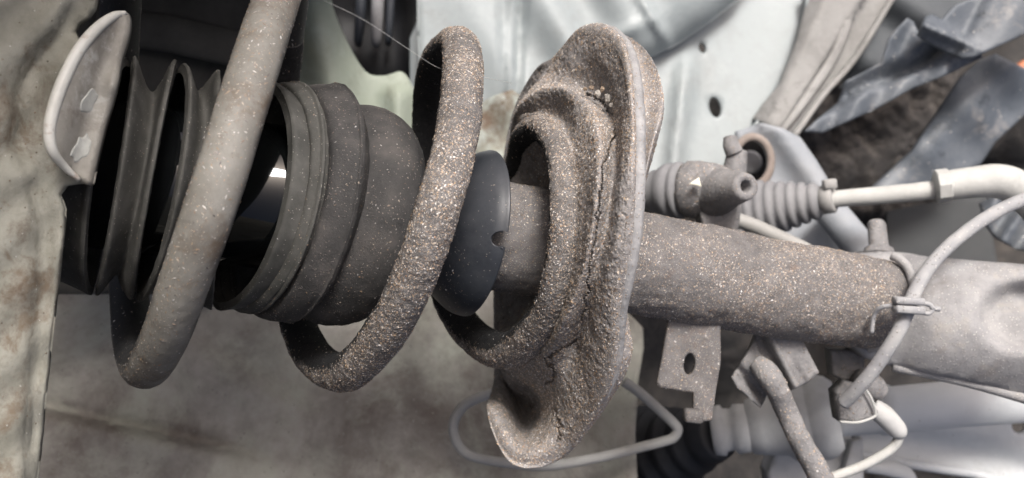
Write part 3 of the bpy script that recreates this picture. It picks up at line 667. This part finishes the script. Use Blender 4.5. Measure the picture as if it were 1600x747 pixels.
# hose tab under the tube
tabg = plate([(1046, 490), (1126, 500), (1126, 566), (1119, 609), (1112, 657), (1099, 659), (1083, 656), (1083, 614), (1031, 606), (1026, 598), (1034, 560)], lambda u, v: .452 + (v - 500) * -.00001, .0032, holes=[ell(1077, 569, 9, 17, 22, .1)], step=5, bevel=.0006, inset=2)
hb = obj('hose_tab', rough_up(tabg, .0002, 300, 2), m_tube, st)
obj('tab_hook', rough_up(box(P(1083, 650, .447), (.0085, .008, .0062), -.08, .18), .0003, 300), m_tube, hb)
grit(hb, [tabg], 700, .00015, .0005)
# lower folded bracket on the tube
lb = obj('link_bracket', plate([(1182, 515), (1250, 524), (1280, 582), (1262, 598), (1246, 606), (1232, 612), (1212, 600), (1190, 606), (1160, 570)], lambda u, v: .478 - .010 * math.exp(-(((u - 1222) - (v - 560) * .5) / 12) ** 2) - .006 / (1 + math.exp(-((u - 1236) - (v - 560) * .6) / 2.5)), .003, step=5, bevel=.0008), m_joint, st)
obj('bracket_flap', plate([(1180, 530), (1162, 560), (1143, 590), (1150, 604), (1188, 638), (1196, 624), (1205, 600), (1192, 560)], lambda u, v: .470 + (u - 1143) * .00012 + .006 * math.exp(-(((u - 1175) - (v - 600) * .9) / 8) ** 2), .003, step=5, bevel=.0008), m_joint, lb)
# welded end and knuckle clamp
wp = []
for t in np.linspace(-1.35, 1.5, 12):
    wp.append(P(1388 + 58 * math.cos(t) - 14 * math.sin(t) - 20, 472 + 74 * math.sin(t) * 1.0, .482 - .014 * math.cos(t)))
obj('weld_bead', rough_up(tube(wp, .0022, 90, 12), .0005, 250), m_knuck, st)
def d_kn(u, v):
    d = .486 - (u - 1400) * .00007
    c = (v - (505 + (u - 1400) * .04)) / 100.0
    d += .016 * c * c - .010
    d += .016 / (1 + math.exp(-(46 - math.hypot((u - 1600) * .75, v - 492)) / 5.0))
    d += .006 * math.exp(-((u - 1400) / 40) ** 2)
    return d
kn = obj('knuckle_clamp', rough_up(plate([(1335, 398), (1375, 392), (1420, 396), (1460, 402), (1540, 408), (1640, 416), (1760, 430), (1760, 680), (1600, 624), (1560, 610), (1500, 596), (1440, 584), (1390, 572), (1352, 560), (1330, 540)], d_kn, .022, step=7, bevel=.004, inset=5), .0004, 160, 3), m_knuck, st)
obj('clamp_flange', tube([P(1395, 572, .492), P(1500, 594, .485), P(1600, 622, .48), P(1720, 660, .475)], .0028, 30, 10), m_knuck, kn)
g = loft([np.array([P(1373 + du + r_ * math.cos(t) , 392 - h - r_ * .35 * math.sin(t), .515 - r_ / FPX * .5 * math.sin(t)) for t in np.linspace(0, 2 * np.pi, 18, endpoint=False)]) for (h, r_, du) in ((-8, 26, 0), (2, 24, 0), (6, 16, 0), (42, 15, -4), (46, 12, -4))], False, True)
top('knuckle_bolt', rough_up(g, .0004, 200), m_joint, 'short dusty bolt standing on the strut near the cable', 'bolt')

# ------------------------------------------------------------------ coil spring
cs = thing('coil_spring', 'dirt speckled steel coil spring wound around the dust boot and strut', 'coil spring', P(500, 330, .42))
CP = [(806, 268, .048, .0060), (818, 215, .026, .0060), (846, 200, .0, .0060), (872, 238, -.036, .0058), (881, 320, -.058, .0058), (874, 420, -.055, .0064), (850, 500, -.034, .0074), (788, 548, .006, .0082),
      (728, 512, .045, .0084), (690, 430, .068, .0084), (672, 300, .080, .0084), (670, 180, .070, .0084), (682, 100, .040, .0084), (716, 71, .0, .0084), (723, 120, -.038, .0084), (713, 215, -.064, .0084), (684, 325, -.074, .0084), (643, 440, -.062, .0085), (594, 530, -.036, .0086), (535, 582, .0, .0086),
      (482, 545, .038, .0086), (455, 450, .068, .0086), (445, 300, .080, .0086), (440, 130, .064, .0088), (452, 0, .034, .0088), (458, -52, .004, .0088), (436, -10, -.030, .0089), (396, 110, -.062, .0089), (340, 290, -.075, .0089), (292, 430, -.062, .0089), (256, 530, -.036, .0089), (226, 574, .0, .0089),
      (208, 530, .038, .0089), (200, 420, .066, .0089), (190, 250, .078, .0089), (186, 90, .062, .0089), (190, -30, .03, .0089), (190, -80, 0, .0089)]
pts = np.array([np.append(P(u, v, axd(min(u, 860)) + dd), r_) for u, v, dd, r_ in CP])
NS = 2600
full = catmull(pts, NS)
# dirt is caked on the lower coils, thin on the uppermost
def sweep(full, seg=60):
    return tube(full[:, :3], full[:, 3], smooth=False, seg=seg)
i_split = int(NS * 23.5 / (len(CP) - 1))
gA = rough_up(sweep(full[:i_split + 1]), .00035, 420, 3, 2., .0005, 90)
gA = rough_up(gA, .0003, 1100, 2, 6.)
gB = rough_up(sweep(full[i_split:]), .00012, 300, 2, 2.)
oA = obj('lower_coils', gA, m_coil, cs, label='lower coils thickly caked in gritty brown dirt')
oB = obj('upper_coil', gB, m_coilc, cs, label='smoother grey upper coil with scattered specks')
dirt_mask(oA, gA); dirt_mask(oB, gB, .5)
grit(cs, [gA], 44000, .00012, .00054, weight=lambda c, n: np.clip(fbm(c, 60, 2, 3.) + .8, .2, 1) * (.02 + np.clip(outward(c, n) * 3 + .3, 0, 1)))
grit(cs, [gB], 8000, .0001, .0005, bright=.75, stretch=1.8, weight=lambda c, n: (outward(c, n) > 0) * np.exp(-np.clip((proj(c)[:, 0] - (345 - (proj(c)[:, 1] - 280) * .42)) / 22, 0, 9)) + .12)

# ------------------------------------------------------------------ joint with its pinch nose, above the strut
bj = thing('pivot_joint', 'dusty round joint with a hollow nose and cream arrow above the strut', 'joint', P(1100, 300, .51))
def lath(p0, p1, prof, seg=48, caps=(True, True)):
    p0, p1 = np.asarray(p0), np.asarray(p1); d = p1 - p0; L = np.linalg.norm(d); d = d / L
    nx = np.cross(d, [0, 0, 1.0]); nx /= np.linalg.norm(nx); nz = np.cross(nx, d)
    a = np.linspace(0, 2 * np.pi, seg, endpoint=False)
    return loft([p0 + d * (t * L) + r_ * (np.cos(a)[:, None] * nz + np.sin(a)[:, None] * nx) for t, r_ in prof], *caps)
px = .515 / FPX
b0, b1 = P(1010, 300, .525), P(1178, 293, .492)
obj('rubber_cap', lath(b0, b1, [(0, 24 * px), (.02, 30 * px), (.08, 34 * px), (.13, 35 * px), (.15, 38 * px), (.20, 43 * px), (.25, 44 * px), (.27, 41 * px), (.29, 41 * px), (.31, 45 * px), (.35, 44 * px), (.36, 38 * px), (.40, 38 * px)]), m_gaiter, bj)
body_g = rough_up(lath(b0, b1, [(.36, 30 * px), (.37, 41 * px), (.42, 45 * px), (.52, 43 * px), (.66, 38 * px), (.74, 33 * px), (.80, 26 * px), (.83, 16 * px)]), .0016, 110, 3, 5., .0018, 60)
body = obj('joint_body', body_g, m_joint, bj)
obj('hollow_nose', rough_up(lath(P(1105, 302, .510), P(1166, 291, .474), [(0, 40 * px), (.3, 37 * px), (.62, 27 * px), (.94, 21 * px), (1.0, 19 * px), (1.0, 9.5 * px), (.97, 8.5 * px), (.78, 8 * px), (.77, 1 * px)]), .0004, 200, 3), m_joint, bj)
grit(bj, [Geo().add(*tuple([body_g.verts(), body_g.f]))], 900, .00014, .0006)
obj('joint_foot', rough_up(plate([(1088, 318), (1130, 322), (1158, 318), (1155, 350), (1150, 372), (1100, 366)], lambda u, v: .500, .016, step=6, bevel=.003), .0005, 150), m_joint, bj)
obj('joint_pillar', rough_up(tube([P(1146, 285, .512), P(1149, 258, .514), P(1152, 236, .515)], [19 * px, 18 * px, 16 * px], 14, 20), .0004, 180), m_joint, bj)
obj('pillar_bolt', rough_up(tube([P(1148, 240, .512), P(1143, 228, .512), P(1141, 214, .513)], [14 * px, 13 * px, 11 * px], 12, 16), .0004, 200), m_joint, bj)
obj('arrow_mark', plate([(1077, 287), (1092, 277), (1096, 292)], lambda u, v: .4835 if False else .488 , .001, step=4, bevel=.0002, inset=1), m_stick, bj)

# ------------------------------------------------------------------ control arm with its bush, plus small bars behind the rack gaiter
ca_ = thing('control_arm', 'blue grey control arm with a rusty ringed bush hole behind the rubber gaiter', 'control arm', P(1240, 280, .62))
obj('arm_web', plate([(1150, 205), (1190, 192), (1222, 200), (1250, 214), (1276, 250), (1312, 310), (1360, 380), (1350, 420), (1250, 400), (1180, 360), (1150, 300)], lambda u, v: .62 - .010 * math.exp(-(((u - 1245) - (v - 240) * .7) / 30) ** 2), .006, holes=[ell(1176, 252, 24, 33, 30)], step=8, bevel=.002, inset=4), m_arm, ca_)
obj('bush_ring', tube([P(1176 + 29 * math.cos(t), 252 + 38 * math.sin(t), .617) for t in np.linspace(0, 2 * np.pi, 25)], .0026, 60, 10, caps=False, flat=.8), m_rust, ca_)
obj('bush_core', lath(P(1170, 254, .66), P(1172, 254, .635), [(0, .008), (.9, .008), (1, .006)]), m_gaiter, ca_)
top('brace_bar', lath(P(1290, 322, .60), P(1372, 420, .585), [(0, 22 * .6 / FPX), (.1, 25 * .6 / FPX), (.9, 25 * .6 / FPX), (1, 22 * .6 / FPX)]), m_arm, 'smooth grey bar slanting down between gaiter and short bolt', 'bar')
top('brake_pipe', tube([P(1140, 340, .535), P(1175, 352, .535), P(1215, 370, .535), P(1262, 392, .535)], [.0042, .0042, .0042, .0042], 24, 14), m_wire, 'pale grey pipe along the upper edge of the strut tube', 'pipe')

# steering gaiter and tie rod
ga = thing('steering_gaiter', 'grey ribbed rubber steering gaiter behind the joint', 'rubber gaiter', P(1220, 320, .57))
pg = .57 / FPX; prof = []
for i in range(9):
    t0 = .0 + i * .097; r_ = (58 - i * 3.6)
    prof += [(t0, (r_ - 4.5) * pg), (t0 + .024, (r_ - 1) * pg), (t0 + .048, r_ * pg), (t0 + .073, (r_ - .8) * pg)]
prof += [(.885, 22 * pg), (1.0, 21 * pg)]
obj('gaiter_bellows', lath(P(1140, 336, .585), P(1302, 310, .555), prof, 48), m_gaiter, ga)
obj('gaiter_clamp', lath(P(1284, 313, .557), P(1304, 310, .553), [(0, 19 * pg), (.1, 22 * pg), (.9, 22 * pg), (1, 19 * pg)]), m_brk, ga)
obj('clamp_lug', box(P(1296, 288, .55), (.0075, .006, .006), .1), m_brk, ga)
tr_ = thing('tie_rod', 'whitish tie rod with a hex collar and bent pipe end at the right edge', 'tie rod', P(1400, 305, .54))
obj('rod', rough_up(tube([P(1285, 313, .556), P(1340, 308, .55), P(1400, 303, .545), P(1475, 295, .54)], [12.5 * pg, 13 * pg, 13.5 * pg, 14 * pg], 30, 20), .0003, 120), m_white, tr_)
obj('hex_collar', lath(P(1460, 292, .538), P(1486, 289, .536), [(0, 20 * pg), (.15, 25 * pg), (.85, 25 * pg), (1, 21 * pg)], 8), m_white, tr_, smooth='auto')
obj('pipe_end', tube([P(1480, 290, .537), P(1520, 285, .535), P(1556, 283, .533), P(1584, 291, .531), P(1612, 315, .53), P(1640, 350, .53)], [22 * pg, 23 * pg, 25 * pg, 26 * pg, 25 * pg, 24 * pg], 40, 22), m_white, tr_)

# sensor cable and its clip
cb = thing('sensor_cable', 'grey cable crossing the strut from right edge to sensor block', 'cable', P(1420, 475, .46))
obj('cable_sheath', rough_up(tube([P(1640, 304, .475), P(1600, 312, .472), P(1545, 338, .468), P(1490, 378, .464), P(1452, 418, .46), P(1430, 455, .456), P(1418, 485, .453), P(1402, 522, .452), P(1372, 568, .455), P(1345, 602, .46), P(1318, 630, .468)], [.0033] * 5 + [.0034] * 6, 120, 16), .0002, 300), m_cable, cb)
cl = obj('cable_clip', rough_up(box(P(1419, 470, .4475), (.0135, .007, .0034), -.05, .2), .0002, 300), m_cable, cb)
obj('clip_jaw', rough_up(box(P(1419, 484, .4475), (.0135, .0075, .0038), -.06, .2), .0002, 300), m_cable, cl)
obj('clip_strap', tube([P(1362, 520, .458), P(1366, 492, .456), P(1378, 480, .452), P(1402, 477, .449)], .0011, 24, 8), m_cable, cl)
obj('clip_tail', tube([P(1436, 472, .4485), P(1452, 476, .449), P(1458, 482, .449), P(1468, 483, .4495)], .0012, 24, 8), m_cable, cl)
obj('clip_tail', tube([P(1436, 487, .4485), P(1450, 490, .449), P(1458, 484, .449)], .0010, 20, 8), m_cable, cl)

# bent wire bracket lower middle
top('bent_wire', tube([P(975, 596, .545), P(1000, 614, .545), P(1032, 642, .545), P(1052, 661, .545), P(1059, 672, .545), P(1052, 684, .545), P(1036, 690, .545), P(1000, 699, .545), P(930, 716, .547), P(850, 728, .55), P(780, 722, .552), P(736, 712, .552), P(716, 695, .552), P(708, 668, .552), P(716, 645, .552), P(738, 626, .552), P(800, 606, .553), P(860, 600, .555)],
    [.0029] * 18, 170, 14), m_wire, 'grey bent wire loop passing behind the lower spring seat lobe', 'wire')

# ------------------------------------------------------------------ drive shaft, lower right
ds = thing('drive_shaft', 'pale drive shaft with a black ribbed boot below the strut tube', 'drive shaft', P(1230, 665, .58))
pd = .58 / FPX; prof = []
for i in range(5):
    t0 = i * .19; r_ = 82 - i * 9.5
    prof += [(t0, (r_ - 3.5) * pd), (t0 + .05, (r_ - .6) * pd), (t0 + .09, r_ * pd), (t0 + .14, (r_ - 1) * pd)]
prof += [(.96, 40 * pd), (1, 38 * pd)]
obj('joint_boot', lath(P(1010, 712, .625), P(1124, 678, .577), prof, 56), m_bootb, ds)
obj('boot_collar', lath(P(1112, 674, .577), P(1172, 668, .572), [(0, 30 * pd), (.04, 38 * pd), (.3, 39 * pd), (.36, 33 * pd), (.55, 32 * pd), (.62, 38 * pd), (.95, 37 * pd), (1, 33 * pd)]), m_alu, ds)
obj('joint_housing', lath(P(1165, 668, .575), P(1310, 648, .56), [(0, 30 * pd), (.05, 42 * pd), (.2, 46 * pd), (.40, 50 * pd), (.46, 58 * pd), (.52, 63 * pd), (.66, 64.5 * pd), (.68, 62.5 * pd), (.71, 62.5 * pd), (.73, 64.5 * pd), (.84, 64 * pd), (.92, 60 * pd), (1, 50 * pd)]), m_alu, ds)
obj('shaft_tube', lath(P(1300, 648, .565), P(1720, 612, .56), [(0, 28 * pd), (.02, 34 * pd), (.17, 34 * pd), (.18, 38 * pd), (.22, 38 * pd), (.23, 35 * pd), (1, 37 * pd)]), m_pale, ds)
la = thing('lower_arm', 'pale blue grey lower arm with a round hole in the bottom right corner', 'control arm', P(1500, 700, .60))
def d_la(u, v):
    d = .60 - (v - 650) * .00012
    k = v - (672 + (u - 1480) ** 2 * .0006 + (u - 1400) * .17)
    d += .012 / (1 + math.exp(-k / 7.0)); return d
obj('arm_plate', plate([(1330, 640), (1420, 640), (1760, 620), (1760, 830), (1600, 768), (1540, 744), (1470, 733), (1400, 722), (1340, 712)], d_la, .004, holes=[ell(1592, 665, 11, 12, 22)], step=8, bevel=.0015, inset=4), m_pale, la)
obj('arm_edge', tube([P(1340, 712, .60), P(1400, 722, .601), P(1470, 733, .6), P(1540, 745, .598), P(1620, 776, .59)], .003, 24, 10), m_pale, la)
top('arm_post', plate([(1330, 690), (1348, 684), (1350, 760), (1338, 800), (1310, 800), (1318, 740)], lambda u, v: .585, .006, step=6, bevel=.001), m_alu, 'pale upright strip beside the grey link rod at the bottom edge', 'strip')
top('bottom_flange', tube([P(1352, 728, .59), P(1390, 732, .588), P(1415, 742, .588), P(1428, 765, .588)], [.004, .005, .005, .004], 20, 12), m_pale, 'pale curled flange at the bottom edge below the white lead', 'flange')
lowd = plate([(1150, 700), (1310, 690), (1330, 830), (1150, 830)], lambda u, v: .60 + abs(u - 1250) * .0001, .02, step=10, bevel=.003)
top('joint_carrier', plate([(1215, 690), (1330, 680), (1335, 830), (1215, 830), (1198, 740)], lambda u, v: .595, .02, step=9, bevel=.004), m_alu, 'pale alloy carrier below the drive shaft joint', 'carrier')

# link rod from the strut bracket
lr = thing('stabiliser_link', 'gritty grey link rod hanging from the folded strut bracket', 'link rod', P(1240, 660, .47))
glr = rough_up(tube([P(1180, 566, .470), P(1196, 580, .467), P(1212, 604, .466), P(1226, 636, .47), P(1250, 688, .47), P(1276, 734, .47), P(1310, 800, .47)], [.0040, .0058, .0056, .0054, .0055, .0058, .0058], 60, 20), .0004, 250)
obj('link_bar', glr, m_joint, lr)
grit(lr, [glr], 900, .00015, .0006)

# sensor block and its white lead
sb = thing('sensor_block', 'grey sensor block with white lead at the lower end of the cable', 'sensor', P(1340, 630, .485))
obj('block_body', rough_up(plate([(1304, 612), (1322, 596), (1345, 602), (1362, 622), (1372, 645), (1366, 655), (1340, 662), (1310, 658)], lambda u, v: .478 + abs(u - 1335) * .00012, .012, step=5, bevel=.002, inset=4), .0005, 200), m_joint, sb)
obj('block_seam', tube([P(1344, 598, .476), P(1360, 620, .477), P(1368, 643, .479), P(1364, 652, .479), P(1340, 660, .476), P(1312, 659, .478)], .0007, 40, 8), m_white, sb)
obj('block_shoulder', rough_up(tube([P(1340, 592, .49), P(1362, 604, .492), P(1376, 612, .494)], [.006, .0068, .005], 14, 14), .0005, 200), m_joint, sb)
obj('lead_sleeve', tube([P(1362, 636, .492), P(1382, 650, .491), P(1402, 672, .492), P(1406, 682, .493)], [.0050, .0054, .0048, .0030], 24, 16), m_alu, sb)
obj('white_lead', tube([P(1402, 672, .492), P(1404, 684, .493), P(1392, 702, .494), P(1352, 726, .495), P(1308, 743, .496), P(1270, 756, .497)], .0025, 40, 12), m_white, sb)
top('strut_lug', rough_up(plate([(1296, 545), (1352, 548), (1350, 580), (1340, 596), (1318, 596), (1300, 585)], lambda u, v: .50, .01, step=5, bevel=.002), .0004, 200), m_joint, 'small dark lug between strut bracket and cable', 'lug')

# a single spider thread between coil and body
top('spider_thread', tube([P(505, 0, .50), P(570, 32, .48), P(640, 78, .46), P(690, 108, .43), P(752, 120, .42), P(800, 130, .46)], .00009, 40, 5), m_thread, 'fine spider thread strung past the top of the coil', 'spider thread')
